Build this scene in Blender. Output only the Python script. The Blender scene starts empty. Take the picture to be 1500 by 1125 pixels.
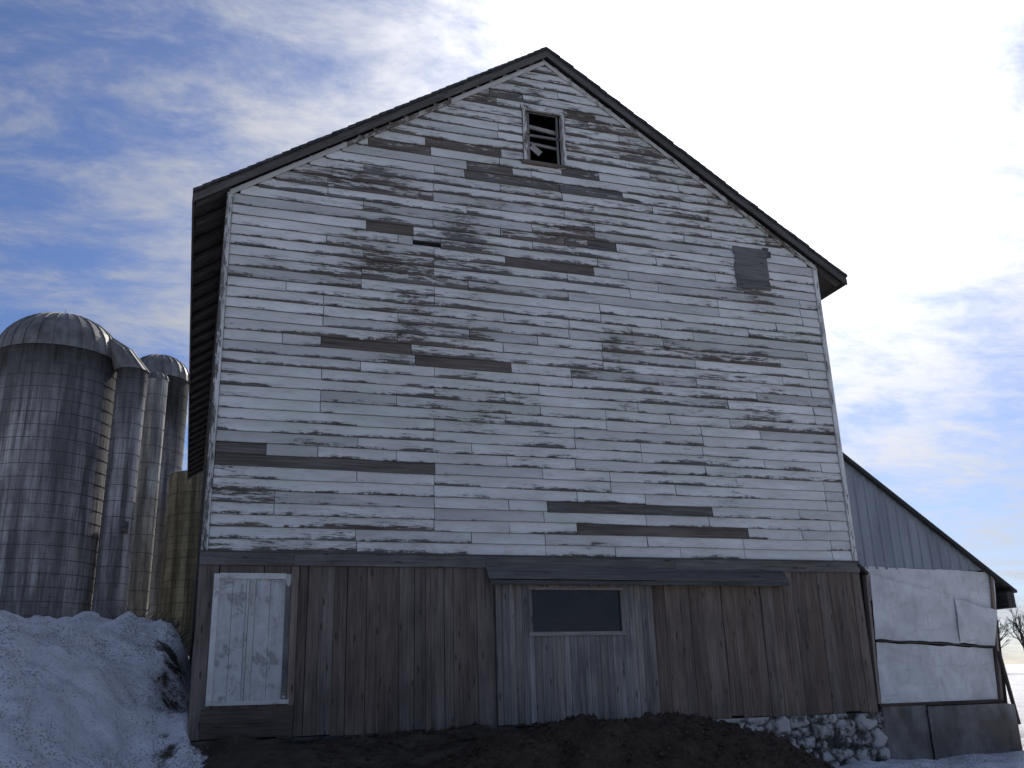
import bpy, math, random
import numpy as np
from mathutils import Vector, Matrix, noise as mn
random.seed(7); np.random.seed(7)
S=bpy.context.scene
S.view_settings.view_transform='Standard'; S.view_settings.look='None'; S.view_settings.exposure=0
def sm(a,b,x):
    t=max(0.,min(1.,(x-a)/(b-a))); return t*t*(3-2*t)
# ------------------------------------------------------------ node helper
class G:
    def __init__(s,nt): s.nt=nt; s.l=nt.links
    def n(s,t,**k):
        o=s.nt.nodes.new(t)
        for a,b in k.items(): setattr(o,a,b)
        return o
    def put(s,sock,v):
        if v is None: return
        if isinstance(v,bpy.types.NodeSocket): s.l.new(v,sock)
        else:
            if sock.type=='RGBA' and hasattr(v,'__len__') and len(v)==3: v=(*v,1)
            if sock.type in('RGBA','VECTOR') and not hasattr(v,'__len__'): v=(v,)*3 if sock.type=='VECTOR' else (v,v,v,1)
            sock.default_value=v
    def m(s,op,a,b=None,c=None,clamp=False):
        o=s.n('ShaderNodeMath',operation=op,use_clamp=clamp)
        for i,v in enumerate((a,b,c)): s.put(o.inputs[i],v)
        return o.outputs[0]
    def vm(s,op,a,b=None):
        o=s.n('ShaderNodeVectorMath',operation=op); s.put(o.inputs[0],a); s.put(o.inputs[1],b)
        return o.outputs['Value'] if op in('DOT_PRODUCT','LENGTH') else o.outputs[0]
    def xyz(s,v):
        o=s.n('ShaderNodeSeparateXYZ'); s.put(o.inputs[0],v); return o.outputs[0],o.outputs[1],o.outputs[2]
    def comb(s,x,y,z):
        o=s.n('ShaderNodeCombineXYZ')
        for i,v in enumerate((x,y,z)): s.put(o.inputs[i],v)
        return o.outputs[0]
    def noise(s,v,scale=1,detail=4,rough=.55,dist=0):
        o=s.n('ShaderNodeTexNoise'); s.put(o.inputs['Vector'],v)
        o.inputs['Scale'].default_value=scale;o.inputs['Detail'].default_value=detail
        o.inputs['Roughness'].default_value=rough;o.inputs['Distortion'].default_value=dist
        return o.outputs[0]
    def mr(s,v,a,b,c=0,d=1,smooth=False):
        o=s.n('ShaderNodeMapRange'); 
        if smooth:o.interpolation_type='SMOOTHSTEP'
        for i,x in enumerate((v,a,b,c,d)): s.put(o.inputs[i],x)
        return o.outputs[0]
    def mix(s,f,a,b,bt='MIX'):
        o=s.n('ShaderNodeMix',data_type='RGBA',blend_type=bt)
        s.put(o.inputs[0],f);s.put(o.inputs[6],a);s.put(o.inputs[7],b); return o.outputs[2]
    def attr(s,name):
        o=s.n('ShaderNodeAttribute',attribute_name=name); return o.outputs['Color']
    def rgb(s,c):
        o=s.n('ShaderNodeSeparateColor'); s.put(o.inputs[0],c); return o.outputs
    def obj(s): return s.n('ShaderNodeTexCoord').outputs['Object']
    def uv(s): return s.n('ShaderNodeTexCoord').outputs['UV']
    def bump(s,h,st=.3,d=.01):
        o=s.n('ShaderNodeBump'); o.inputs['Strength'].default_value=st;o.inputs['Distance'].default_value=d
        s.put(o.inputs['Height'],h); return o.outputs[0]
def material(name,fn):
    m=bpy.data.materials.new(name); m.use_nodes=True
    g=G(m.node_tree); b=m.node_tree.nodes['Principled BSDF']
    r=fn(g)
    g.put(b.inputs['Base Color'],r['c']); g.put(b.inputs['Roughness'],r.get('r',.85)); g.put(b.inputs['Metallic'],r.get('m',0.))
    b.inputs['Specular IOR Level'].default_value=r.get('s',.3)
    if 'n' in r: g.put(b.inputs['Normal'],r['n'])
    return m
# ------------------------------------------------------------ materials
def wood_col(g,u,v,rnd,dark=(.045,.042,.040),lite=(.17,.165,.16),warm=(.15,.10,.07),wf=0.):
    vec=g.comb(g.m('MULTIPLY_ADD',rnd,31.,u),g.m('MULTIPLY',rnd,17.),v)
    a=g.noise(g.vm('MULTIPLY',vec,(1.6,1,38)),1,4,.65)
    b=g.noise(g.vm('MULTIPLY',vec,(.9,1,5)),1,3,.6)
    t=g.mr(g.m('ADD',g.m('MULTIPLY',a,.6),g.m('MULTIPLY',b,.4)),.36,.66)
    c=g.mix(t,dark,lite)
    return g.mix(wf,c,g.mix(t,tuple(x*.35 for x in warm),warm)),t
def f_clap(scale=1.,extra=0.):
    def fn(g):
        u,v,_=g.xyz(g.uv()); col=g.rgb(g.attr('bd')); rnd,peel,tone=col[0],col[1],col[2]
        wv=g.m('MULTIPLY',v,.178)
        wc,t=wood_col(g,u,wv,rnd,(.058,.054,.050),(.215,.207,.20),(.20,.155,.12),g.m('MULTIPLY',g.m('FRACT',g.m('MULTIPLY',rnd,7.)),.8))
        vec=g.comb(g.m('MULTIPLY_ADD',rnd,53.,u),g.m('MULTIPLY',rnd,29.),wv)
        n1=g.noise(g.vm('MULTIPLY',vec,(2.1,1,15)),1,7,.80,.3)
        n2=g.noise(g.vm('MULTIPLY',vec,(6,1,85)),1,3,.7)
        val=g.m('ADD',g.m('MULTIPLY',n1,.72),g.m('MULTIPLY',n2,.28))
        # the lower edge of a board loses its paint first, unevenly from board to board
        e=g.noise(g.comb(g.m('MULTIPLY_ADD',rnd,91.,g.m('MULTIPLY',u,.9)),3.,0.),1,5,.75)
        amp=g.mr(g.m('FRACT',g.m('MULTIPLY',rnd,13.)),0,1,.12,.50)
        low=g.m('MULTIPLY',g.m('POWER',g.m('SUBTRACT',1.,v,clamp=True),3.6),g.m('MULTIPLY',g.mr(e,.39,.62,.12,1.),amp))
        thr=g.m('ADD',g.m('MULTIPLY_ADD',peel,.52,.245+extra),low)
        d=g.m('SUBTRACT',thr,val)
        mask=g.mr(d,-.007,.010)
        g1=g.noise(g.vm('MULTIPLY',vec,(.8,1,3)),1,3,.6)
        paint=g.mix(g.mr(g1,.35,.7),(.84,.835,.81),(.62,.61,.575))
        halo=g.mr(d,-.090,.0)
        paint=g.mix(g.m('MULTIPLY',halo,.5),paint,(.33,.32,.28))
        big=g.noise(g.obj(),.55,3,.5)
        paint=g.mix(g.mr(big,.50,.66,0,.32),paint,(.50,.56,.45))
        paint=g.mix(1.,paint,g.comb(tone,tone,tone),'MULTIPLY')
        gr=g.noise(g.vm('MULTIPLY',vec,(5,1,30)),1,4,.78)
        paint=g.mix(g.mr(gr,.52,.70,0,.45),paint,(.38,.37,.34))
        c=g.mix(mask,paint,wc)
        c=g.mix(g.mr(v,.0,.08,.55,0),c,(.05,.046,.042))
        h=g.m('ADD',g.m('MULTIPLY',g.m('SUBTRACT',1.,mask),.35),g.m('MULTIPLY',t,.25))
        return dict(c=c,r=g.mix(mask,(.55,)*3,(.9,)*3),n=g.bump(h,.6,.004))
    return fn
M_clap=material('peeling_white_clapboard',f_clap())
M_trimw=material('peeling_white_trim',f_clap(extra=.05))
def f_wood(dark,lite,warm,k=1.):
    def fn(g):
        u,v,_=g.xyz(g.uv()); col=g.rgb(g.attr('bd')); rnd,wf,tone=col[0],col[1],col[2]
        c,t=wood_col(g,u,v,rnd,dark,lite,warm,wf)
        c=g.mix(1.,c,g.comb(tone,tone,tone),'MULTIPLY')
        vo=g.n('ShaderNodeTexVoronoi'); g.put(vo.inputs['Vector'],g.comb(g.m('MULTIPLY_ADD',rnd,37.,g.m('MULTIPLY',u,2.2)),rnd,g.m('MULTIPLY',v,9.)))
        vo.inputs['Scale'].default_value=1.
        c=g.mix(g.mr(vo.outputs['Distance'],.10,.16,.7,0),c,(.03,.024,.018))
        st=g.noise(g.obj(),1.1,4,.6)
        c=g.mix(g.mr(st,.5,.72,0,.45),c,(.062,.055,.050))
        return dict(c=c,r=.88,n=g.bump(t,.5,.004))
    return fn
M_wood=material('weathered_barn_board',f_wood((.108,.092,.081),(.285,.243,.215),(.30,.215,.165)))
M_woodg=material('grey_weathered_board',f_wood((.19,.184,.178),(.50,.488,.475),(.44,.38,.32)))
M_woodd=material('dark_old_board',f_wood((.025,.023,.022),(.13,.122,.115),(.12,.09,.07)))
def f_plain(a,b,sc,rough=.9,bs=.4,bd=.02,metal=0.,lo=.35,hi=.65,spec=.3):
    def fn(g):
        n=g.noise(g.obj(),sc,5,.65)
        return dict(c=g.mix(g.mr(n,lo,hi),a,b),r=rough,m=metal,s=spec,n=g.bump(n,bs,bd))
    return fn
M_black=material('dark_interior',f_plain((.008,.008,.008),(.015,.014,.013),2))
M_roof=material('old_roof_shingle',f_plain((.035,.036,.04),(.075,.075,.08),6))
def f_glass(g):
    n=g.noise(g.obj(),2.5,5,.6)
    return dict(c=g.mix(n,(.006,.007,.009),(.022,.023,.026)),r=g.mr(n,.35,.65,.04,.3),s=.35)
M_glass=material('dusty_dark_glass',f_glass)
def f_tin(g):
    n=g.noise(g.vm('MULTIPLY',g.obj(),(3,3,.5)),1,5,.6); n2=g.noise(g.obj(),14,4,.6)
    c=g.mix(g.mr(n,.3,.7),(.20,.22,.25),(.33,.35,.385)); c=g.mix(g.mr(n2,.6,.75,0,.5),c,(.12,.10,.09))
    return dict(c=c,r=.6,m=.3,n=g.bump(n2,.1,.005))
M_tin=material('weathered_sheet_metal',f_tin)
def f_wrap(g):
    n=g.noise(g.obj(),1.7,5,.6,.5); n2=g.noise(g.vm('MULTIPLY',g.obj(),(9,9,3)),1,5,.7,1.); n3=g.noise(g.vm('MULTIPLY',g.obj(),(1.2,1.2,5)),1,6,.75,.8)
    c=g.mix(g.mr(n,.35,.68),(.70,.70,.70),(.50,.50,.50)); c=g.mix(g.mr(n2,.52,.70,0,.5),c,(.34,.33,.31)); c=g.mix(g.mr(n3,.54,.66,0,.5),c,(.38,.35,.31))
    return dict(c=c,r=.6,n=g.bump(g.m('ADD',n,g.m('MULTIPLY',n2,.4)),.6,.04))
M_wrap=material('white_wall_sheathing',f_wrap)
def f_conc(g):
    n=g.noise(g.vm('MULTIPLY',g.obj(),(2,2,1)),1,6,.7); n2=g.noise(g.obj(),1.2,4,.6)
    c=g.mix(g.mr(n,.3,.7),(.10,.095,.09),(.27,.26,.25)); c=g.mix(g.mr(n2,.45,.62,0,.7),c,(.085,.068,.055))
    return dict(c=c,n=g.bump(n,.5,.03))
M_conc=material('stained_concrete',f_conc)
def f_stone(g):
    col=g.rgb(g.attr('bd')); tone,mort,wash=col[0],col[1],col[2]
    n=g.noise(g.obj(),9,6,.7); n2=g.noise(g.obj(),2.6,6,.72)
    c=g.mix(tone,(.06,.057,.053),(.22,.20,.175)); c=g.mix(g.mr(n,.3,.7),g.mix(.6,c,(0,0,0)),c)
    m=g.m('MULTIPLY',wash,g.mr(g.m('MULTIPLY_ADD',tone,.12,n2),.48,.58)); m=g.m('MULTIPLY',m,g.m('SUBTRACT',1.,g.m('MULTIPLY',mort,.7)))
    c=g.mix(m,c,(.46,.45,.43)); c=g.mix(g.m('MULTIPLY',mort,.85),c,(.02,.018,.016))
    return dict(c=c,n=g.bump(n,.5,.025))
M_stone=material('whitewashed_field_stone',f_stone)
def f_dirt(g):
    n=g.noise(g.obj(),2.5,7,.72); n2=g.noise(g.obj(),18,4,.7)
    c=g.mix(g.mr(n,.35,.65),(.036,.024,.016),(.095,.066,.044)); c=g.mix(g.mr(n2,.56,.66,0,.6),c,(.18,.14,.095))
    return dict(c=c,r=.95,n=g.bump(g.m('ADD',n,n2),1.,.06))
M_dirt=material('wet_barnyard_dirt',f_dirt)
def f_ground(g):
    col=g.rgb(g.attr('bd')); dirt=col[0]
    n=g.noise(g.obj(),.8,7,.7); n2=g.noise(g.obj(),2.6,7,.70,.4); n3=g.noise(g.obj(),30,3,.6)
    snow=g.mix(g.mr(n2,.38,.64),(.93,.93,.94),(.70,.70,.72))
    soil=g.mix(g.mr(n2,.35,.65),(.03,.023,.018),(.11,.085,.06))
    f=g.m('ADD',dirt,g.m('ADD',g.mr(n,.25,.75,-.30,.30),g.mr(n2,.3,.7,-.26,.26)))
    f=g.mr(f,.42,.58)
    fl=g.mr(g.m('ADD',n3,g.m('MULTIPLY',n,.6)),.86,.92,0,.7)
    c=g.mix(fl,snow,(.22,.18,.15)); c=g.mix(f,c,soil)
    return dict(c=c,r=g.mix(f,(.6,)*3,(.95,)*3),n=g.bump(g.m('ADD',g.m('MULTIPLY',n2,1.),g.m('MULTIPLY',n3,.12)),1.,.16))
M_ground=material('snow_and_soil',f_ground)
def f_stave(tint,rim=14.6,rk=.9,bw=.76,bh=.26,mo=.45):
    def fn(g):
        u,v,_=g.xyz(g.uv())
        br=g.n('ShaderNodeTexBrick'); br.offset=.5
        g.put(br.inputs['Vector'],g.comb(v,u,0.) if bw>bh else g.comb(u,v,0.))
        br.inputs['Scale'].default_value=1.; br.inputs['Brick Width'].default_value=max(bw,bh);br.inputs['Row Height'].default_value=min(bw,bh)
        br.inputs['Mortar Size'].default_value=.010
        for i,cc in ((1,(.95,.95,.95,1)),(2,(.72,.72,.72,1)),(3,(mo,mo,mo,1))): br.inputs[i].default_value=cc
        s1=g.noise(g.comb(g.m('MULTIPLY',u,2.6),0.,g.m('MULTIPLY',v,.14)),1,6,.72)
        s2=g.noise(g.comb(g.m('MULTIPLY',u,.8),5.,g.m('MULTIPLY',v,.35)),1,5,.65)
        top=g.mr(g.m('MULTIPLY_ADD',s1,8.,v),rim+.6,rim+3.2)     # soot-dark drips near the rim
        c=g.mix(g.mr(s1,.42,.58),tuple(x*.28 for x in tint),tint)
        c=g.mix(g.mr(s2,.42,.60,0,.7),c,tuple(x*.32 for x in tint))
        c=g.mix(g.m('MULTIPLY',top,rk),c,(.025,.023,.022))
        c=g.mix(.8,c,br.outputs[0],'MULTIPLY')
        return dict(c=c,s=.1,n=g.bump(g.m('ADD',s1,br.outputs[1]),.4,.02))
    return fn
M_stave=material('stained_concrete_staves',f_stave((.50,.48,.475)))
M_block=material('yellowed_tile_block',f_stave((.40,.355,.23),15,0.,.30,.60,.35))
M_pale=material('pale_chute_staves',f_stave((.80,.77,.70),15,0.))
def f_dome(g):
    n=g.noise(g.vm('MULTIPLY',g.obj(),(2,2,1)),1,5,.65)
    return dict(c=g.mix(g.mr(n,.35,.65),(.14,.13,.12),(.28,.27,.255)),r=.55,m=.4,n=g.bump(n,.15,.02))
M_dome=material('galvanised_dome',f_dome)
M_iron=material('rusty_iron',f_plain((.05,.045,.045),(.13,.115,.105),10,.7,.3,.005,.2))
M_bark=material('bare_bark',f_plain((.035,.03,.027),(.09,.08,.07),9))
M_weed=material('dry_weed',f_plain((.09,.07,.045),(.22,.17,.10),9))
# ------------------------------------------------------------ mesh builder
class MB:
    def __init__(s): s.v=[];s.f=[];s.uv=[];s.c=[];s.sm=[]
    def face(s,vs,uv=None,col=(.5,.5,1),smooth=False):
        i=len(s.v); s.v+= [tuple(v) for v in vs]; s.f.append(tuple(range(i,i+len(vs))))
        s.uv+= uv if uv else [(v[0]+v[1]*.7,v[2]) for v in vs]
        s.c+= [col]*len(vs) if not isinstance(col,list) else col
        s.sm.append(smooth)
    def hexa(s,p,axis='x',col=(.5,.5,1)):
        """p: 8 corners, 0-3 one end, 4-7 the other end of the long axis"""
        u0=random.uniform(0,9)
        L=(Vector(p[4])-Vector(p[0])).length
        for a,b,c,d in ((0,1,5,4),(1,2,6,5),(2,3,7,6),(3,0,4,7)):
            w=(Vector(p[a])-Vector(p[b])).length; o=random.uniform(0,3)
            s.face([p[a],p[b],p[c],p[d]],[(u0,o),(u0,o+w),(u0+L,o+w),(u0+L,o)],col)
        s.face([p[3],p[2],p[1],p[0]],[(u0,0),(u0,.05),(u0+.02,.05),(u0+.02,0)],col)
        s.face([p[4],p[5],p[6],p[7]],[(u0,0),(u0,.05),(u0+.02,.05),(u0+.02,0)],col)
    def box(s,x0,x1,y0,y1,z0,z1,axis='x',col=None,j=0.):
        if col is None: col=(random.random(),.3,1)
        r=lambda: random.uniform(-j,j)
        q={}
        for X in (0,1):
            for Y in (0,1):
                for Z in (0,1): q[X,Y,Z]=((x0,x1)[X]+r(),(y0,y1)[Y],(z0,z1)[Z]+r())
        if axis=='x': p=[q[0,0,0],q[0,0,1],q[0,1,1],q[0,1,0],q[1,0,0],q[1,0,1],q[1,1,1],q[1,1,0]]
        elif axis=='z': p=[q[0,0,0],q[0,1,0],q[1,1,0],q[1,0,0],q[0,0,1],q[0,1,1],q[1,1,1],q[1,0,1]]
        else: p=[q[0,0,0],q[1,0,0],q[1,0,1],q[0,0,1],q[0,1,0],q[1,1,0],q[1,1,1],q[0,1,1]]
        s.hexa(p,axis,col)
    def beam(s,a,b,w,h,col=None,up=(0,0,1)):
        a=Vector(a);b=Vector(b);d=(b-a).normalized();r=d.cross(Vector(up)).normalized()*w/2;u=r.cross(d).normalized()*h/2
        if col is None: col=(random.random(),.3,1)
        s.hexa([a-r-u,a-r+u,a+r+u,a+r-u,b-r-u,b-r+u,b+r+u,b+r-u],'x',col)
    def cyl(s,cx,cy,r,z0,z1,n=48,a0=0,a1=2*math.pi,cap=True):
        for i in range(n):
            t0=a0+(a1-a0)*i/n;t1=a0+(a1-a0)*(i+1)/n
            p=[(cx+r*math.cos(t),cy+r*math.sin(t)) for t in (t0,t1)]
            s.face([(*p[0],z0),(*p[1],z0),(*p[1],z1),(*p[0],z1)],[(t0*r,z0),(t1*r,z0),(t1*r,z1),(t0*r,z1)],smooth=False)
    def tube(s,a,b,r0,r1,n=4):
        a=Vector(a);b=Vector(b);d=(b-a)
        if d.length<1e-6:return
        d.normalize();x=d.orthogonal().normalized();y=d.cross(x)
        for i in range(n):
            t0=2*math.pi*i/n;t1=2*math.pi*(i+1)/n
            o0=x*math.cos(t0)+y*math.sin(t0);o1=x*math.cos(t1)+y*math.sin(t1)
            s.face([a+o0*r0,a+o1*r0,b+o1*r1,b+o0*r1])
    def make(s,name,mat,parent=None,merge=False):
        me=bpy.data.meshes.new(name); me.from_pydata(s.v,[],s.f)
        ul=me.uv_layers.new(name='UVMap'); ul.data.foreach_set('uv',np.array(s.uv,dtype=np.float32).ravel())
        ca=me.color_attributes.new('bd','FLOAT_COLOR','CORNER')
        c=np.ones((len(s.c),4),dtype=np.float32); c[:,:3]=np.array(s.c); ca.data.foreach_set('color',c.ravel())
        me.polygons.foreach_set('use_smooth',s.sm)
        me.materials.append(mat); me.update()
        o=bpy.data.objects.new(name,me); S.collection.objects.link(o)
        if merge:
            import bmesh
            b=bmesh.new();b.from_mesh(me);bmesh.ops.remove_doubles(b,verts=b.verts,dist=1e-4);b.to_mesh(me);b.free()
        if parent:o.parent=parent
        return o
def empty(name):
    e=bpy.data.objects.new(name,None);S.collection.objects.link(e);return e
R=random.uniform
# ============================================================ BARN
W=11.0;ZS=2.52;ZE=8.19;ZA=11.87;L=21.;sl=(ZA-ZE)/(W/2)
barn=empty('barn')
def xr(z):   # gable extents at height z
    if z<=ZE:return 0.,W
    return (z-ZE)/sl, W-(z-ZE)/sl
dz=.1775
forced=[(0.08,.79,4.03),(.08,3.36,3.9),(1.53,2.97,5.88),(3.04,4.67,5.70),(5.21,8.22,3.27),(5.71,8.88,2.89),
        (3.91,5.80,9.22),(5.70,6.96,9.10),(4.62,6.28,7.5),(3.2,4.6,9.65),(4.4,5.05,10.9),(5.85,6.5,10.75),(6.19,6.75,8.15),(2.2,3.3,9.55),
        (3.95,4.8,9.4),(5.75,6.5,9.6),(2.2,3.0,7.95)]
WX0,WX1,WZ0,WZ1=5.08,5.80,9.64,10.68
hole=(2.99,3.47,7.78)
def peelfield(x,z):
    p=.215+.20*mn.noise(Vector((x*.45,z*.75,1.3)))+.22*mn.noise(Vector((x*1.1,z*2.6,7.3)))
    p+=.13*math.exp(-((x-5.0)/3.0)**2-((z-7.2)/1.9)**2)
    p+=.16*sm(8.6,10.4,z)
    p+=.10*math.exp(-((x-2.6)/1.8)**2-((z-8.1)/.7)**2)
    p+=.14*math.exp(-((x-1.8)/2.)**2-((z-3.2)/.45)**2)
    p-=.05*sm(8.5,10.5,x)*sm(9,7,z)
    p-=.05*math.exp(-((x-4)/4.)**2-((z-4.7)/.5)**2)
    return max(.0,min(.50,p))
def clap_board(mb,x0,x1,z0,z1,peel,rnd,tone,plane='front',step=.16,y0=-.006,y1=-.032):
    n=max(1,int((x1-x0)/step)); u0=rnd*7
    xs=[x0+(x1-x0)*i/n for i in range(n+1)]
    jy=[R(-.0022,.0022) for _ in xs]; ph=R(0,9); wob=R(.0,.009)
    jz=[wob*math.sin(x*1.3+ph)+R(-.002,.002) for x in xs]
    lift=R(0,.018) if random.random()<.18 else 0
    zt=z1+.022
    def P(x,y,z): return (x,y,z) if plane=='front' else (y,x,z)
    off=R(-.07,.07)
    for i in range(n):
        a,b=xs[i],xs[i+1]
        la=lift*max(0,1-4*(a-x0)/(x1-x0)); lb=lift*max(0,1-4*(b-x0)/(x1-x0))
        ya,yb=y1+jy[i]-la,y1+jy[i+1]-lb
        p=[P(a,ya,z0+jz[i]),P(b,yb,z0+jz[i+1]),P(b,y0,zt),P(a,y0,zt)]
        uv=[(u0+a,0.),(u0+b,0.),(u0+b,1.1),(u0+a,1.1)]
        if plane=='side': p=p[::-1];uv=uv[::-1]
        c=[]
        for (x,_) in ((a,0),(b,0),(b,0),(a,0)):
            pf=peel if peel is not None else max(0,peelfield(x,z0)+off)
            c.append((rnd,pf,tone))
        if plane=='side': c=c[::-1]
        mb.face(p,uv,c)
        q=[P(a,y0,z0+jz[i]+.001),P(b,y0,z0+jz[i+1]+.001),P(b,yb,z0+jz[i+1]),P(a,ya,z0+jz[i])]
        if plane=='side': q=q[::-1]
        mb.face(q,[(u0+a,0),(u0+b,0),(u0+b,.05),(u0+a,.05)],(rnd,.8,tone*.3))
    for x,s in ((x0,1),(x1,-1)):
        i=0 if s==1 else n
        t=[P(x,y0,z0),P(x,y1,z0+jz[i]),P(x,y0,zt)]
        mb.face(t if s==1 else t[::-1],[(u0,0),(u0,.1),(u0,1)],(rnd,.9,.3))
mb=MB(); k=0
z=ZS
while z<ZA-.05:
    xa,xb=xr(z+dz*.5); xa=max(xa,.06)if z<ZE else xa+.02; xb=min(xb,W-.06) if z<ZE else xb-.02
    cuts=[]
    x=xa+random.choice([.6,1.2,1.8,2.4,3.0])
    while x<xb-.5:
        cuts.append(round(x/.6)*.6+.35+R(-.015,.015)); x+=random.choice([1.2,1.2,1.8,1.8,2.4,2.4,3.0,3.6])
    fb=[]
    for (f0,f1,fz) in forced:
        if z<=fz<z+dz: fb.append((f0,f1)); cuts=[c for c in cuts if not(f0-.25<c<f1+.25)]+[f0,f1]
    win= (z+dz>WZ0 and z<WZ1)
    if win: cuts=[c for c in cuts if not(WX0-.2<c<WX1+.2)]+[WX0-.06,WX1+.06]
    hl= z<=hole[2]<z+dz
    if hl: cuts=[c for c in cuts if not(hole[0]-.2<c<hole[1]+.2)]+[hole[0],hole[1]]
    cuts=sorted(c for c in cuts if xa+.08<c<xb-.08)
    es=[xa]+cuts+[xb]
    for a,b in zip(es[:-1],es[1:]):
        mid=(a+b)/2
        if win and WX0-.05<mid<WX1+.05: continue
        rnd=random.random(); tone=R(.88,1.) if random.random()<.8 else R(.70,.88)
        z0=z
        if hl and hole[0]-.01<mid<hole[1]+.01: z0=z+.09
        pe=None
        if any(f0-.01<mid<f1+.01 for f0,f1 in fb): pe=1.0 if z<8.8 else .60
        elif random.random()<.06: pe=min(.5,peelfield(mid,z)+.18)
        clap_board(mb,a+R(.001,.006),b-R(.003,.007),z0,z+dz,pe,rnd,tone,step=.16)
    z+=dz
mb.make('clapboard_siding',M_clap,barn)
mb=MB();y=.0
def poly(pts,y=0.): mb.face([(a,y,b) for a,b in pts])
zt0=lambda x: min(ZE+x*sl,ZE+(W-x)*sl)
poly([(0.,0),(W,0),(W,WZ0-1.45),(0.,WZ0-1.45)])
poly([(0,WZ0-1.45),(WX0,WZ0-1.45),(WX0,zt0(WX0))]+[(0,ZE)][:1])
poly([(WX1,WZ0-1.45),(W,WZ0-1.45),(W,ZE),(WX1,zt0(WX1))])
poly([(WX0,WZ0-1.45),(WX1,WZ0-1.45),(WX1,WZ0),(WX0,WZ0)])
poly([(WX0,WZ1),(WX1,WZ1),(WX1,zt0(WX1)),(W/2,ZA),(WX0,zt0(WX0))])
mb.face([(0.,0,0),(0.,L,0),(0.,L,ZE),(0.,0,ZE)]); mb.face([(W,0,0),(W,L,0),(W,L,ZE),(W,0,ZE)])
mb.face([(0,L,-1),(W,L,-1),(W,L,ZE),(W/2,L,ZA),(0,L,ZE)])
mb.make('wall_sheathing',M_black,barn)
mb=MB(); z=1.2
while z<ZE-.05:
    y=.06
    while y<L:
        y2=min(L,y+random.choice([3.,4.2,4.8]))
        clap_board(mb,y,y2-.004,z,z+dz,R(.10,.35),random.random(),R(.8,1),'side',.6,y1=-.034); y=y2
    z+=dz
mb.make('left_wall_siding',M_clap,barn)
mb=MB(); z=-.3
while z<ZE-.05:
    mb.box(W+.005,W+.025,.06,L,z,z+dz-.006,'y',(random.random(),R(.3,.7),.9)); z+=dz
mb.make('right_wall_siding',M_clap,barn)
mb=MB()
def vtrim(mb,x0,x1,y0,y1,z0,z1,peel,n=14):
    rnd=random.random()
    for i in range(n):
        a=z0+(z1-z0)*i/n;b=z0+(z1-z0)*(i+1)/n
        pts=[(x0,y0),(x1,y0),(x1,y1),(x0,y1)]
        for k in range(4):
            p,q=pts[k],pts[(k+1)%4]; w=abs(p[0]-q[0])+abs(p[1]-q[1])
            mb.face([(*p,a),(*q,a),(*q,b),(*p,b)],[(a,.2),(a,.2+w*5),(b,.2+w*5),(b,.2)],(rnd,peel,.95))
    mb.face([(x0,y0,z0),(x1,y0,z0),(x1,y1,z0),(x0,y1,z0)],None,(rnd,.6,.6))
vtrim(mb,-.035,.058,-.045,.05,ZS-.02,ZE+.02,.30)
vtrim(mb,W-.058,W+.035,-.045,.05,ZS-.02,ZE+.02,.25)
mb.make('corner_boards',M_trimw,barn)
# ---- roof
OV=.18; top=lambda x: 12.05-abs(x-5.5)*.655
roof=MB()
XL,XR=-.545,11.60
def slab(mb,xa,xb,t0,t1,y0,y1,segs=1):
    for i in range(segs):
        a=xa+(xb-xa)*i/segs;b=xa+(xb-xa)*(i+1)/segs
        p=[(a,y0,top(a)-t1),(a,y0,top(a)-t0),(a,y1,top(a)-t0),(a,y1,top(a)-t1),(b,y0,top(b)-t1),(b,y0,top(b)-t0),(b,y1,top(b)-t0),(b,y1,top(b)-t1)]
        mb.hexa(p,'x',(random.random(),.3,R(.85,1.1)))
def courses(mb,xa,xb,n):
    for i in range(n):
        a=xa+(xb-xa)*i/n;b=xa+(xb-xa)*(i+1)/n; r=R(-.012,.008)
        ta,tb=(top(a)+.012,top(b)+.0)
        p=[(a,-OV-.03+r,ta-.05),(a,-OV-.03+r,ta),(a,L+.3,ta),(a,L+.3,ta-.05),(b,-OV-.03+r,tb-.05),(b,-OV-.03+r,tb),(b,L+.3,tb),(b,L+.3,tb-.05)]
        mb.hexa(p)
courses(roof,XL,5.5,46); courses(roof,XR,5.5,46)
roof.make('roof_shingles',M_roof,barn)
mb=MB()
slab(mb,XL+.01,5.5,.052,.078,-OV,L+.2,30); slab(mb,5.5,XR-.01,.052,.078,-OV,L+.2,30)
mb.make('roof_boards',M_woodd,barn)
mb=MB()
def rake(mb,xa,xb,t0,t1,y0,y1,n,ton=(.26,.38)):
    cuts=[xa+(xb-xa)*i/n for i in range(n+1)]
    for a,b in zip(cuts[:-1],cuts[1:]):
        j=R(-.006,.006); rnd=(random.random(),R(0,.5),R(*ton))
        p=[(a+.004,y0+j,top(a)-t1),(a+.004,y0+j,top(a)-t0),(a+.004,y1,top(a)-t0),(a+.004,y1,top(a)-t1),(b,y0+j,top(b)-t1),(b,y0+j,top(b)-t0),(b,y1,top(b)-t0),(b,y1,top(b)-t1)]
        mb.hexa(p,'x',rnd)
rake(mb,XL,5.5,.079,.20,-OV,-OV+.03,3); rake(mb,5.5,XR,.079,.19,-OV,-OV+.03,3)
mb.make('rake_boards',M_woodg,barn)
mb=MB()
rake(mb,.0,5.5,.20,.29,-.062,-.034,3,(.75,.9)); rake(mb,5.5,11.,.20,.29,-.062,-.034,3,(.75,.9))
mb.make('frieze_boards',M_trimw,barn)
mb=MB()
rake(mb,XL+.01,5.5,.10,.125,-OV+.032,-.0,6); rake(mb,5.5,XR-.01,.10,.125,-OV+.032,0.,6)
y=.02
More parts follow.
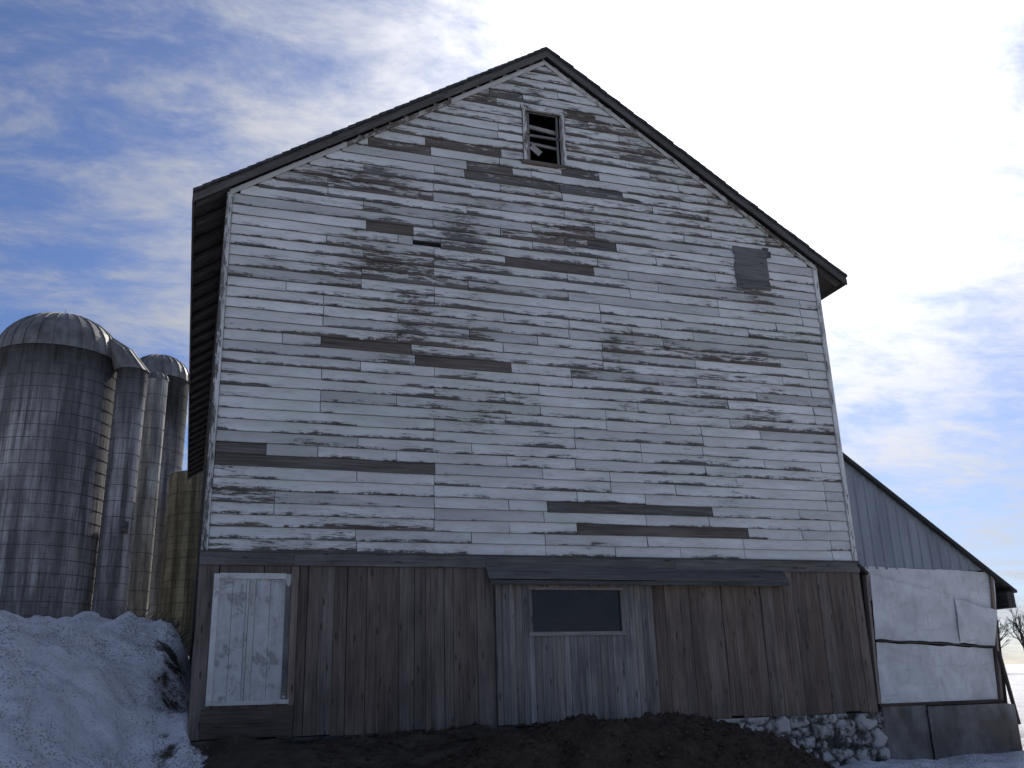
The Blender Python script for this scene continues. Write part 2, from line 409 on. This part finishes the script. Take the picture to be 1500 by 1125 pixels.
while y<L:
    for s in (-1,1):
        xa=-.5 if s<0 else 11.55; xb=.0 if s<0 else 11.0
        mb.beam((xa,y,top(xa)-.15),(xb,y,top(xb)-.15),.06,.13,(random.random(),.1,1),up=(0,1,0))
    y+=.7
mb.box(XL+.0,XL+.03,-OV+.04,L+.1,top(XL)-.20,top(XL)-.07,'y'); mb.box(XR-.03,XR,-OV+.04,L+.1,top(XR)-.18,top(XR)-.07,'y')
mb.make('eave_framing',M_woodd,barn)
# ---- attic window
mb=MB()
for a in ((WX0-.055,WX0+.02),(WX1-.02,WX1+.055)): vtrim(mb,a[0],a[1],-.055,.06,WZ0-.02,WZ1+.02,.35,4)
mb.box(WX0-.09,WX1+.09,-.07,.05,WZ1+.02,WZ1+.10,'x',(.3,.35,.9)); mb.box(WX0-.1,WX1+.1,-.085,.05,WZ0-.08,WZ0-.02,'x',(.7,.45,.9))
mb.make('attic_window_frame',M_trimw,barn)
mb=MB()
mb.box(WX0+.02,WX1-.02,.01,.04,WZ0+.55,WZ0+.59,'x',(.3,.3,.6)); mb.box(WX0+.05,WX0+.085,.01,.04,WZ0,WZ1,'z',(.3,.3,.6));mb.box(WX1-.1,WX1-.065,.01,.04,WZ0,WZ1,'z',(.3,.3,.6))
mb.beam((WX0+.05,.12,WZ0+.82),(WX1-.05,.12,WZ0+.76),.03,.08);mb.beam((WX0+.05,.16,WZ0+.50),(WX1-.05,.14,WZ0+.44),.03,.05)
mb.beam((WX0+.12,.05,WZ0+.36),(WX0+.30,.05,WZ0+.22),.02,.12)
mb.make('attic_window_broken_sash',M_woodg,barn)
# ---- boarded patch right
mb=MB()
for i in range(5):
    mb.box(9.20+R(-.03,.02),9.90+R(-.03,.03),-.052,-.036,7.60+i*.172,7.60+(i+1)*.172-.004,'x',(random.random(),.0,R(.34,.44)))
mb.box(9.93,10.02,-.047,-.034,8.30,8.42,'x',(.4,.1,.25),j=.02); mb.box(9.84,9.96,-.062,-.054,8.43,8.49,'x',(.4,.1,.25),j=.01)
mb.make('boarded_patch',M_woodg,barn)
# ---- trim band
mb=MB()
for a,b in ((-.04,1.25),(1.255,4.15),(4.155,7.4),(7.405,11.03)):
    mb.box(a,b,-.075,.0,2.325,2.505,'x',(random.random(),.3,R(.38,.48)))
mb.box(-.05,11.04,-.095,.0,2.506,2.524,'x',(.2,.1,.3))
mb.make('sill_band',M_woodg,barn)
# ---- vertical boards
mb=MB(); x=-.03
while x<11.02:
    w=random.choice([.14,.17,.20,.24,.28])+R(-.01,.01); x2=min(x+w,11.04)
    wf=R(.0,.55) if x<4.2 else R(.15,.8); tone=R(.66,.92)if x<4.3 else R(.74,1.08)
    if x>9.6: tone*=.85
    zb=R(-.03,.04); d=R(0,.014)
    lean=R(-.006,.006)
    if x2-x>.03:
        p=[(x,-.022-d,zb),(x,0.005,zb),(x2-.007,.005,zb),(x2-.007,-.022-d,zb),(x+lean,-.022-d,2.33),(x+lean,.005,2.33),(x2-.007+lean,.005,2.33),(x2-.007+lean,-.022-d,2.33)]
        mb.hexa(p,'z',(random.random(),wf,tone))
    x=x2
mb.make('vertical_board_wall',M_wood,barn)
mb=MB()
for a,b in ((.02,.20),(.205,.40)):
    mb.box(.12,1.30,-.062,-.039,a,b,'x',(random.random(),.5,.5))
mb.box(1.235,1.33,-.085,-.039,.42,2.31,'z',(.3,.5,1.2)); 
mb.make('door_surround',M_wood,barn)
# ---- white door (two plank leaves with stiles)
mb=MB()
def wb(x0,x1,y0,z0,z1,peel,ax='z'):
    mb.box(x0,x1,y0,-.04,z0,z1,ax,(random.random(),peel,R(.74,.87)))
wb(.17,.245,-.085,.50,2.20,.2);wb(1.155,1.23,-.085,.50,2.20,.25);wb(.246,1.154,-.083,2.13,2.21,.2,'x');wb(.17,1.26,-.095,.44,.499,.25,'x')
wb(.66,.74,-.078,.50,2.129,.25)
wb(.62,.655,-.070,.85,2.128,.3)
mb.make('white_door_stiles',M_trimw,barn)
def f_door(g):
    o=g.obj(); n=g.noise(o,5.5,6,.7,.6); n2=g.noise(o,1.2,4,.6); n3=g.noise(g.vm('MULTIPLY',o,(12,12,1.5)),1,4,.7)
    m=g.mr(g.m('MULTIPLY_ADD',n2,.35,g.m('MULTIPLY',n,.65)),.545,.57)
    c=g.mix(g.mr(n,.3,.7),(.64,.64,.64),(.43,.43,.42)); c=g.mix(g.m('MULTIPLY',m,.6),c,(.23,.22,.21)); c=g.mix(g.mr(n3,.48,.68,0,.5),c,(.32,.31,.30))
    return dict(c=c,r=.7,n=g.bump(m,-.5,.004))
M_door=material('flaking_white_door_paint',f_door)
mb=MB()
for (a,b,yy) in ((.246,.43,-.058),(.435,.615,-.056),(.745,.945,-.060),(.950,1.154,-.057)): mb.box(a,b,yy,-.04,.50,2.129,'z')
mb.box(.62,.655,-.052,-.04,.50,.849,'z')
mb.make('white_door_planks',M_door,barn)
# ---- sliding door
mb=MB(); DX0,DX1=4.28,6.92; wx0,wx1,wz0,wz1=4.84,6.36,1.36,1.99
x=DX0
while x<DX1-.01:
    w=R(.085,.125); x2=min(x+w,DX1); col=(random.random(),R(0,.8),R(.55,.9)); d=R(0,.008)
    if x2-x>.02:
        if x2>wx0 and x<wx1:
            if x<wx0: mb.box(x,wx0,-.105-d,-.075,.05+R(-.02,.02),2.11,'z',col)
            elif x2>wx1: mb.box(wx1,x2-.005,-.105-d,-.075,.05+R(-.02,.02),2.11,'z',col)
            mb.box(max(x,wx0),min(x2,wx1)-.005,-.105-d,-.075,.05+R(-.02,.02),wz0-.001,'z',col)
            mb.box(max(x,wx0),min(x2,wx1)-.005,-.105-d,-.075,wz1+.001,2.11,'z',col)
        else: mb.box(x,x2-.005,-.105-d,-.075,.05+R(-.02,.02),2.11,'z',col)
    x=x2
mb.make('sliding_door_boards',M_woodg,barn)
mb=MB()
mb.box(wx0-.05,wx1+.05,-.14,-.115,wz0-.055,wz0,'x',(.2,.6,.9));mb.box(wx0-.03,wx1+.03,-.135,-.115,wz1,wz1+.04,'x',(.6,.6,.8))
mb.box(wx0-.04,wx0+.012,-.135,-.08,wz0,wz1,'z',(.6,.6,.6));mb.box(wx1-.012,wx1+.045,-.135,-.08,wz0,wz1,'z',(.8,.6,.7))
mb.make('sliding_door_window_frame',M_woodg,barn)
mb=MB(); x=wx0-.02
while x<wx1:
    w=R(.05,.14); mb.box(x,min(x+w,wx1),-.139,-.120,wz1+.041,wz1+R(.055,.085),'x',(random.random(),1.,1.3)); x+=w+R(.0,.05)
mb.make('window_head_scraps',M_wood,barn)
mb=MB(); mb.box(wx0,wx1,-.092,-.082,wz0,wz1,'x'); mb.make('sliding_door_glass',M_glass,barn)
mb=MB()
for a,b,t,dr in ((4.13,6.9,.40,0),(6.905,9.42,.34,.012)):
    p=[(a,-.27,2.14-dr),(a,-.26,2.17-dr),(a,-.098,2.345-dr),(a,-.098,2.31-dr),(b,-.27,2.135-dr),(b,-.26,2.165-dr),(b,-.098,2.34-dr),(b,-.098,2.305-dr)]
    mb.hexa(p,'x',(random.random(),.3,t))
mb.box(4.15,9.41,-.265,-.245,2.06,2.12,'x',(.8,.1,.25))
for x in (4.3,5.8,7.3,8.6,9.35): mb.beam((x,-.03,2.08),(x,-.25,2.08),.04,.05)
mb.make('door_track_hood',M_woodg,barn)
# ---- foundation
mb=MB(); nx,nz=440,54; fx0,fx1,fz0,fz1=-.05,11.08,-1.35,.0
seeds=[]
zz=fz0; 
while zz<fz1+.3:
    h=R(.17,.30); xx=fx0-.2
    while xx<fx1+.3:
        w=R(.18,.60); seeds.append((xx+w/2+R(-.07,.07),(zz+h/2+R(-.08,.08))*1.6,random.random())); xx+=w
    zz+=h
sd=np.array(seeds)
gx=np.linspace(fx0,fx1,nx);gz=np.linspace(fz0,fz1,nz)
Y=np.zeros((nz,nx));T=np.zeros((nz,nx));Mo=np.zeros((nz,nx))
for j,zv in enumerate(gz):
    wx=np.array([.08*mn.noise(Vector((a*4,zv*4,0)))+.025*mn.noise(Vector((a*13,zv*13,5))) for a in gx])
    d=np.hypot((gx+wx)[:,None]-sd[None,:,0],(zv*1.6+wx*1.3)[:,None]-sd[None,:,1]); o=np.argsort(d,1)
    d1=np.take_along_axis(d,o[:,:1],1)[:,0];d2=np.take_along_axis(d,o[:,1:2],1)[:,0]; e=np.clip((d2-d1)/.11,0,1)
    T[j]=sd[o[:,0],2];Mo[j]=np.clip(1-e*2.0,0,1); Y[j]=-.02-.10*e**.5*(.5+.8*T[j])+wx*.3
for j in range(nz-1):
    for i in range(nx-1):
        q=[(j,i),(j,i+1),(j+1,i+1),(j+1,i)]
        wash=sm(7.0,8.2,gx[i])*.95+.05
        dk=.45+.55*sm(5.,8.,gx[i])
        mb.face([(gx[b],Y[a,b],gz[a]) for a,b in q],None,[(T[a,b]*dk,Mo[a,b],wash) for a,b in q],True)
mb.make('stone_foundation',M_stone,barn,True)
mb=MB(); mb.box(-.02,11.05,.0,.3,-1.3,-.005,'x'); mb.box(-.03,.02,.0,L,-1.3,1.3,'y');mb.box(10.98,11.02,.3,L,-1.3,.0,'y')
mb.make('foundation_core',M_conc,barn)
# ============================================================ LEAN-TO
lt=empty('lean_to_shed'); LY=.06; LL=13.
rt=lambda x: 4.52-(x-11.03)*.712
mb=MB(); x=11.05; i=0; pr=[(0,0),(.02,-.022),(.05,-.022),(.07,0),(.21,0)]
while x<14.1:
    for (a,ya),(b,yb) in zip(pr[:-1],pr[1:]):
        xa,xb=x+a,min(x+b,14.15)
        zb=2.40+.0*xa
        if xb>xa and rt(xa)-.06>zb:
            mb.face([(xa,LY+ya,zb),(xb,LY+yb,zb),(xb,LY+yb,max(zb,rt(xb)-.05)),(xa,LY+ya,rt(xa)-.05)])
    x+=.21
mb.make('gable_sheet_metal',M_tin,lt)
mb=MB()
p=[(11.04,LY-.10,rt(11.04)-.045),(11.04,LY-.10,rt(11.04)),(11.04,LL,rt(11.04)),(11.04,LL,rt(11.04)-.045),(14.52,LY-.10,rt(14.52)-.045),(14.52,LY-.10,rt(14.52)),(14.52,LL,rt(14.52)),(14.52,LL,rt(14.52)-.045)]
mb.hexa(p); mb.make('lean_to_roof',M_roof,lt)
mb=MB()
mb.beam((11.04,LY-.085,rt(11.04)-.09),(14.3,LY-.085,rt(14.3)-.09),.03,.08,(.4,.1,.5),up=(0,1,0))
mb.box(14.30,14.47,LY-.06,LL,1.72,rt(14.47)-.06,'y',(.5,.1,.9)); 
for y in np.arange(.5,LL,1.2): mb.beam((13.8,y,rt(13.8)-.12),(14.45,y,rt(14.45)-.12),.05,.1,up=(0,1,0))
mb.make('lean_to_trim',M_woodd,lt)
mb=MB()
def sheet(c,nx=18,nz=14,amp=.012,y=LY,seed=0):
    (x0,z0),(x1,z1),(x2,z2),(x3,z3)=c
    def P(s,t):
        a=(x0+(x1-x0)*s,z0+(z1-z0)*s);b=(x3+(x2-x3)*s,z3+(z2-z3)*s)
        X=a[0]+(b[0]-a[0])*t;Z=a[1]+(b[1]-a[1])*t
        e=.012*mn.noise(Vector((X*4,Z*4,seed)))
        return (X+e,y+amp*2*mn.noise(Vector((X*1.6,Z*1.6,seed+5)))-.012,Z+e*2)
    for i in range(nx):
        for j in range(nz):
            mb.face([P(i/nx,j/nz),P((i+1)/nx,j/nz),P((i+1)/nx,(j+1)/nz),P(i/nx,(j+1)/nz)],None,(.5,.5,1),True)
sheet([(11.22,1.19),(13.10,1.10),(13.16,1.92),(11.30,2.30)],y=LY-.036,seed=1)
sheet([(13.02,1.10),(13.80,1.04),(13.98,1.66),(13.06,1.88)],y=LY-.058,seed=2)
sheet([(11.25,1.85),(14.02,1.55),(14.13,2.37),(11.25,2.45)],y=LY-.002,seed=3)
sheet([(11.14,.13),(13.20,.12),(13.20,1.03),(11.22,1.14)],y=LY-.036,seed=4)
sheet([(13.12,.12),(13.70,.13),(13.78,1.0),(13.12,1.03)],y=LY-.000,seed=6)
mb.make('white_sheathing_sheets',M_wrap,lt,True)
mb=MB()
mb.face([(11.03,LY+.04,0),(13.95,LY+.04,0),(14.15,LY+.04,2.42),(11.03,LY+.04,2.5)])
mb.face([(13.95,LY+.04,0),(13.95,LL,0),(14.15,LL,2.42),(14.15,LY+.04,2.42)]); mb.face([(11,LL,0),(13.95,LL,0),(14.15,LL,2.3),(11,LL,4.3)])
mb.make('lean_to_wall_core',M_black,lt)
mb=MB()
mb.beam((11.24,LY-.06,1.165),(12.6,LY-.06,1.10),.02,.03,(.5,.6,.5),up=(0,1,0));mb.beam((12.6,LY-.06,1.10),(13.80,LY-.06,1.02),.02,.025,(.2,.6,.5),up=(0,1,0))
mb.beam((11.10,LY-.02,.13),(11.22,LY-.02,2.36),.05,.10,(.6,.2,1.3),up=(0,1,0)); mb.beam((13.74,LY-.02,.10),(14.02,LY-.02,2.3),.05,.09,(.6,.6,1.1),up=(0,1,0))
mb.beam((13.96,LY-.12,-.3),(13.80,LY-.12,.95),.05,.05,(.6,.6,.3),up=(0,1,0))
mb.beam((11.1,LY-.04,.10),(13.75,LY-.04,.10),.06,.06,(.2,.9,.4),up=(0,1,0))
mb.beam((11.0,LY-.10,2.46),(11.18,LY-.10,2.30),.05,.12,(.2,.2,.3),up=(0,1,0))
mb.make('lean_to_battens',M_wood,lt)
mb=MB()
for a,b,zz_,yy in ((11.1,12.0,.08,-.06),(12.0,13.72,.06,-.10)):
    n=16
    for i in range(n):
        for j in range(10):
            def P(s,t):
                X=a+(b-a)*s;Z=-1.4+(zz_+1.4)*t; return (X,yy+.04*mn.noise(Vector((X*3,Z*3,2))),Z)
            mb.face([P(i/n,j/10),P((i+1)/n,j/10),P((i+1)/n,(j+1)/10),P(i/n,(j+1)/10)],None,(.5,.5,1),True)
mb.box(11.1,13.9,.0,.3,-1.4,.05,'x'); mb.box(13.70,13.9,-.1,LL,-1.4,.04,'y')
mb.make('concrete_base',M_conc,lt,False)
# ============================================================ SILOS
def dome(mb,cx,cy,r,z0,h,n=28,rings=9,lip=.06):
    prof=[(r+lip,z0-.05)]+[((r+lip)*math.cos(math.pi/2*i/rings),z0+h*math.sin(math.pi/2*i/rings)) for i in range(rings+1)]
    prof[-1]=(.03,z0+h)
    for i in range(n):
        for (ra,za),(rb,zb) in zip(prof[:-1],prof[1:]):
            t0=2*math.pi*i/n;t1=2*math.pi*(i+1)/n
            P=lambda r_,t,z_:(cx+r_*math.cos(t),cy+r_*math.sin(t),z_)
            mb.face([P(ra,t0,za),P(ra,t1,za),P(rb,t1,zb),P(rb,t0,zb)])
            if rb>.1: mb.beam(P(ra+.01,t0,za+.005),P(rb+.01,t0,zb+.005),.035,.05,up=(math.cos(t0),math.sin(t0),.3))
def hoops(mb,cx,cy,r,z0,z1,st,n=48,a0=0,a1=2*math.pi):
    z=z0
    while z<z1:
        for i in range(n):
            t0=a0+(a1-a0)*i/n;t1=a0+(a1-a0)*(i+1)/n
            mb.tube((cx+r*math.cos(t0),cy+r*math.sin(t0),z),(cx+r*math.cos(t1),cy+r*math.sin(t1),z),.011,.011,3)
        z+=st
si=empty('silo'); SX,SY,SR=-5.92,26.,2.33; SZ=13.75
mb=MB(); mb.cyl(SX,SY,SR,.5,SZ,72); mb.make('silo_wall',M_stave,si)
mb=MB(); hoops(mb,SX,SY,SR+.012,1.,SZ-.1,.50); 
mb.make('silo_hoops',M_iron,si)
mb=MB(); dome(mb,SX,SY,SR,SZ,1.95); mb.tube((SX,SY,SZ+1.9),(SX,SY,SZ+2.3),.02,.01,5)
CX,CY=-3.02,24.9
n=14
for i in range(n):
    t0=2*math.pi*i/n;t1=2*math.pi*(i+1)/n
    a=[(CX+.64*math.cos(t),CY+.64*math.sin(t),SZ-.55) for t in (t0,t1)]
    b=[(CX-1.35+.42*math.cos(t),CY+.75+.5*math.sin(t),SZ+1.05+.25*math.sin(t)*0) for t in (t0,t1)]
    mid=[((p[0]*.5+q[0]*.5)+.10,(p[1]+q[1])/2-.05,(p[2]+q[2])/2+.14) for p,q in zip(a,b)]
    mb.face([a[0],a[1],mid[1],mid[0]]); mb.face([mid[0],mid[1],b[1],b[0]])
    mb.beam(a[0],mid[0],.03,.04); mb.beam(mid[0],b[0],.03,.04)
mb.make('silo_dome',M_dome,si)
mb=MB(); mb.cyl(CX,CY,.58,.5,SZ-.5,24); mb.make('silo_chute',M_stave,si)
mb=MB(); hoops(mb,CX,CY,.59,1,SZ-.7,.62,20); mb.box(CX+.25,CX+.45,CY-.75,CY-.5,6.6,7.0); mb.make('chute_hoops',M_iron,si)
s2=empty('silo.001'); S2X,S2Y,S2R=-2.35,32.,1.40; S2Z=15.10
mb=MB(); mb.cyl(S2X,S2Y,S2R,.5,S2Z,48); mb.make('silo_wall',M_stave,s2)
mb=MB(); dome(mb,S2X,S2Y,S2R,S2Z,1.30,22,7); mb.make('silo_dome',M_dome,s2)
mb=MB(); hoops(mb,S2X,S2Y,S2R+.01,1,S2Z,.7,32)
for x in (S2X+.75,S2X+1.05): mb.tube((x,S2Y-1.05,3),(x,S2Y-1.05,S2Z),.02,.02,4)
z=3
while z<S2Z: mb.tube((S2X+.75,S2Y-1.05,z),(S2X+1.05,S2Y-1.05,z),.012,.012,4); z+=.35
mb.make('silo_ladder_and_hoops',M_iron,s2)
mb=MB(); mb.cyl(-2.34,30.2,.50,.5,14.6,24); mb.make('chute_tube',M_pale,s2)
mb=MB(); hoops(mb,-2.34,30.2,.51,1,14.6,.8,20); mb.make('chute_hoops',M_iron,s2)
mb=MB(); dome(mb,-2.34,30.2,.50,14.6,.35,12,4,.03); mb.make('chute_cap',M_dome,s2)
s3=empty('silo.002')
mb=MB(); mb.cyl(.35,28.,1.72,.5,9.6,56); mb.make('tile_silo_wall',M_block,s3)
mb=MB()
for i in range(56):
    t0=2*math.pi*i/56;t1=2*math.pi*(i+1)/56
    a=[(.35+r_*math.cos(t),28+r_*math.sin(t),9.61) for r_,t in ((1.74,t0),(1.74,t1),(1.55,t1),(1.55,t0))]; mb.face(a)
hoops(mb,.35,28.,1.735,1.5,9.5,.9,40)
mb.make('tile_silo_rim',M_iron,s3)
mb=MB(); mb.face([(.35+1.7*math.cos(t),28+1.7*math.sin(t),8.) for t in np.linspace(0,6.28,30)[:-1]]); mb.make('silage_surface',M_black,s3)
# ============================================================ GROUND
prints=[]
for k in range(120):
    prints.append((R(-4.5,-.3),R(-10,4),R(.09,.2),R(.03,.09)))
for k in range(22): prints.append((-.75+(k%2)*.25+R(-.08,.08),-8+k*.55,R(.10,.15),R(.07,.12)))
PA=np.array(prints)
def gh(x,y,foot=True):
    r=math.hypot(x,y)
    h=-1.0
    s=sm(.95,-.55,x)
    near=sm(-2.3,-.0,x)
    rise=(sm(-11,4.5,y)**1.15)*(1-near)+sm(-2.0,3.6,y)*near
    h+=(2.80+.25*sm(-1.5,-4.,x))*rise*s*(1. if y>-.3 else 1.-.6*sm(-.2,.5,x))
    if y>20: h=max(h,-1+3.0*sm(18,24,y)*sm(9,3,x))
    if y<.5: h+= .98*sm(-4.0,-.3,y)*sm(-1.0,.2,x)*sm(7,4,x)*(1-s*.5)
    if x>.0 and y<.6: h=min(h,-.02)
    h+= .22*sm(-4,0,y)*sm(8.6,10.5,x) + .15*sm(12.0,15,x)*sm(-4,3,y)
    h+= 3.6*sm(25,170,r)*(.7+.3*mn.noise(Vector((x*.01,y*.01,3)))) if r>25 else 0
    a=sm(200,30,r)
    lump=.10*mn.noise(Vector((x*.9,y*.9,0)))+.07*mn.noise(Vector((x*2.3,y*2.3,4)))+.03*mn.noise(Vector((x*6,y*6,8)))
    if x<.3:
        lump*=1.8
        if -14<y<7 and x>-9:
            lump+=.16*abs(mn.noise(Vector((x*1.5,y*1.1,14))))+.035*mn.noise(Vector((x*8,y*8,11)))
            if foot:
                d2=(PA[:,0]-x)**2+((PA[:,1]-y)*.7)**2
                lump-=float(np.sum(PA[:,3]*np.exp(-d2/(PA[:,2]**2))))
    return h+lump*a
def dirtf(x,y):
    d=0.
    d=max(d,sm(-.3,.6,x)*sm(9.6,8.3,x)*sm(-9,-5,y))
    d=max(d,.42*math.exp(-((x+.3)/.35)**2)*sm(-7,-2,y))
    d=max(d,.66*math.exp(-((x+.6)/.5)**2-((y-7)/2.5)**2))
    if y>0 and 0<x<11: d=1
    return d
N=430
def axis(c,n,k=11.):
    t=np.linspace(-1,1,n)
    return c+16*t+np.sinh(t*k)/math.sinh(k)*700
ax=axis(0.,N);ay=axis(-2.,N)
vs=[];cs=[]
for yv in ay:
    for xv in ax:
        vs.append((xv,yv,gh(xv,yv))); cs.append(dirtf(xv,yv))
fs=[(j*N+i,j*N+i+1,(j+1)*N+i+1,(j+1)*N+i) for j in range(N-1) for i in range(N-1)]
me=bpy.data.meshes.new('ground');me.from_pydata(vs,[],fs)
ca=me.color_attributes.new('bd','FLOAT_COLOR','POINT');c=np.ones((len(cs),4),dtype=np.float32);c[:,0]=cs;ca.data.foreach_set('color',c.ravel())
me.polygons.foreach_set('use_smooth',[True]*len(fs));me.materials.append(M_ground);me.update()
go=bpy.data.objects.new('ground',me);S.collection.objects.link(go)
def mh(x,y):
    cx=5.6; wd=3.9 if x<cx else 3.1
    e=math.exp(-abs((x-cx)/wd)**(2.6 if x<cx else 3.4))*math.exp(-abs((y+1.6)/1.7)**2.6)
    n=.10*mn.noise(Vector((x*1.7,y*1.7,1)))+.08*mn.noise(Vector((x*4.5,y*4.5,3)))+.055*mn.noise(Vector((x*12,y*12,3)))
    return -1.25+1.35*e+n*min(1,e*2.5)
nx,ny=190,95;vs=[];
for j in range(ny):
    for i in range(nx):
        x=.4+9.7*i/(nx-1);y=-4.3+4.25*j/(ny-1);vs.append((x,y,mh(x,y)))
fs=[(j*nx+i,j*nx+i+1,(j+1)*nx+i+1,(j+1)*nx+i) for j in range(ny-1) for i in range(nx-1)]
me=bpy.data.meshes.new('dirt_mound');me.from_pydata(vs,[],fs);me.polygons.foreach_set('use_smooth',[True]*len(fs));me.materials.append(M_dirt)
mo=bpy.data.objects.new('dirt_mound',me);S.collection.objects.link(mo)
mb=MB()
for _ in range(1500):
    x=R(1.5,9.3);y=R(-3.6,-.2); zc_=max(mh(x,y),gh(x,y,False)); r=R(.012,.05)*(1.5 if random.random()<.06 else 1)
    v=[Vector(d)*r*R(.6,1.2)+Vector((x,y,zc_+r*.2)) for d in ((1,0,0),(0,1,0),(-1,0,0),(0,-1,0),(0,0,1),(0,0,-1))]
    for a,b in ((0,1),(1,2),(2,3),(3,0)): mb.face([v[a],v[b],v[4]]); mb.face([v[b],v[a],v[5]])
for _ in range(500):
    x=R(1.5,9.3);y=R(-3.6,-.2); zc_=max(mh(x,y),gh(x,y,False)); mb.tube((x,y,zc_),(x+R(-.15,.15),y+R(-.1,.1),zc_+R(.0,.09)),.004,.002,3)
mb.make('soil_clods',M_dirt,mo)
mb=MB()
for _ in range(200):
    x=R(-4.5,-.3);y=R(-7,1)
    if mn.noise(Vector((x*.8,y*.8,9)))<.08: continue
    z0=gh(x,y); h=R(.05,.20); dx,dy=R(-.12,.12),R(-.12,.12)
    mb.tube((x,y,z0-.03),(x+dx*.4,y+dy*.4,z0+h*.6),.003,.002,3);mb.tube((x+dx*.4,y+dy*.4,z0+h*.6),(x+dx,y+dy,z0+h),.002,.001,3)
mb.make('dry_weeds',M_weed)
mb=MB()
for _ in range(260):
    x=R(-1.3,-.15);y=R(4,8);z0=gh(x,y);h=R(.05,.28);dx,dy=R(-.3,.3),R(-.3,.3)
    mb.tube((x,y,z0-.05),(x+dx,y+dy,z0+h),.010,.003,3)
mb.make('brush_clump',M_bark)
def branch(mb,a,d,l,r,dep):
    b=a+d*l; mb.tube(a,b,r,r*.65,4 if dep>2 else 3)
    if dep==0:return
    for k in range(3 if dep>1 else 4):
        ax=d.orthogonal().normalized(); ax.rotate(Matrix.Rotation(R(0,6.28),3,d)); nd=d.copy(); nd.rotate(Matrix.Rotation(R(.25,.75),3,ax)); nd.z+=.12; nd.normalize()
        branch(mb,a+d*l*R(.55,1.),nd,l*R(.6,.8),r*.55,dep-1)
mb=MB()
for i in range(40):
    x=R(62,120);y=R(52,72); branch(mb,Vector((x,y,gh(x,y)-.3)),Vector((R(-.1,.1),R(-.1,.1),1)).normalized(),R(2.4,3.5),.17,4)
mb.make('distant_trees',M_bark)
# ============================================================ LIGHT, SKY
el=math.radians(35);az=math.radians(36)
sd_=Vector((math.sin(az)*math.cos(el),math.cos(az)*math.cos(el),math.sin(el)))
sun=bpy.data.lights.new('sun','SUN');sun.energy=3.4;sun.angle=math.radians(.6);sun.color=(1,.95,.87)
so=bpy.data.objects.new('sun',sun);S.collection.objects.link(so);so.rotation_euler=sd_.to_track_quat('Z','Y').to_euler()
w=bpy.data.worlds.new('World');S.world=w;w.use_nodes=True;g=G(w.node_tree);bg=w.node_tree.nodes['Background']
sk=g.n('ShaderNodeTexSky',sky_type='NISHITA');sk.sun_disc=False;sk.sun_elevation=el;sk.sun_rotation=az;sk.altitude=200;sk.dust_density=.6;sk.ozone_density=3.
dirv=g.n('ShaderNodeTexCoord').outputs['Generated']
dx,dy,dz_=g.xyz(dirv)
zc=g.m('ADD',g.m('MAXIMUM',dz_,0.),.16)
cp=g.comb(g.m('DIVIDE',dx,zc),g.m('DIVIDE',dy,zc),0.)
rot=g.n('ShaderNodeMapping');g.put(rot.inputs[0],cp);rot.inputs['Rotation'].default_value=(0,0,.5);rot.inputs['Scale'].default_value=(1.,1.6,1)
n1=g.noise(rot.outputs[0],1.3,6,.6,.35);n2=g.noise(rot.outputs[0],5.,6,.68,.3)
dot=g.m('MAXIMUM',g.vm('DOT_PRODUCT',dirv,tuple(sd_)),0.)
gl1=g.m('POWER',dot,10.);gl2=g.m('POWER',dot,45.)
dens=g.m('ADD',g.m('ADD',g.m('MULTIPLY',n1,.56),g.m('MULTIPLY',n2,.44)),g.m('MULTIPLY',gl1,.16))
cm=g.mr(dens,.435,.69,0,.90,True)
br=g.m('ADD',g.m('ADD',4.7,g.m('MULTIPLY',gl1,9.)),g.m('MULTIPLY',gl2,14.))
cc=g.mix(1.,(.98,.985,1.02),g.comb(br,br,br),'MULTIPLY')
blue=g.mix(1.,sk.outputs[0],(.64,.72,.96),'MULTIPLY')
haze=g.m('MULTIPLY',gl1,2.0); blue=g.mix(1.,blue,g.comb(haze,haze,haze),'ADD')
out=g.mix(cm,blue,cc)
g.put(bg.inputs[0],out);bg.inputs[1].default_value=.098
# ============================================================ CAMERA
f,yaw,pi_,ro=1373.4,.33013,.3145,-.0297
F=Vector((math.sin(yaw)*math.cos(pi_),math.cos(yaw)*math.cos(pi_),math.sin(pi_)))
R0=Vector((math.cos(yaw),-math.sin(yaw),0));U0=R0.cross(F)
Rr=R0*math.cos(ro)+U0*math.sin(ro);Uu=-R0*math.sin(ro)+U0*math.cos(ro)
cd=bpy.data.cameras.new('camera');cd.lens=f/1500*36;cd.sensor_width=36;cd.clip_end=3000;cd.clip_start=.05
co=bpy.data.objects.new('camera',cd);S.collection.objects.link(co)
m=Matrix((Rr,Uu,-F)).transposed().to_4x4();m.translation=Vector((-.11515,-13.99205,.54409));co.matrix_world=m
S.camera=co
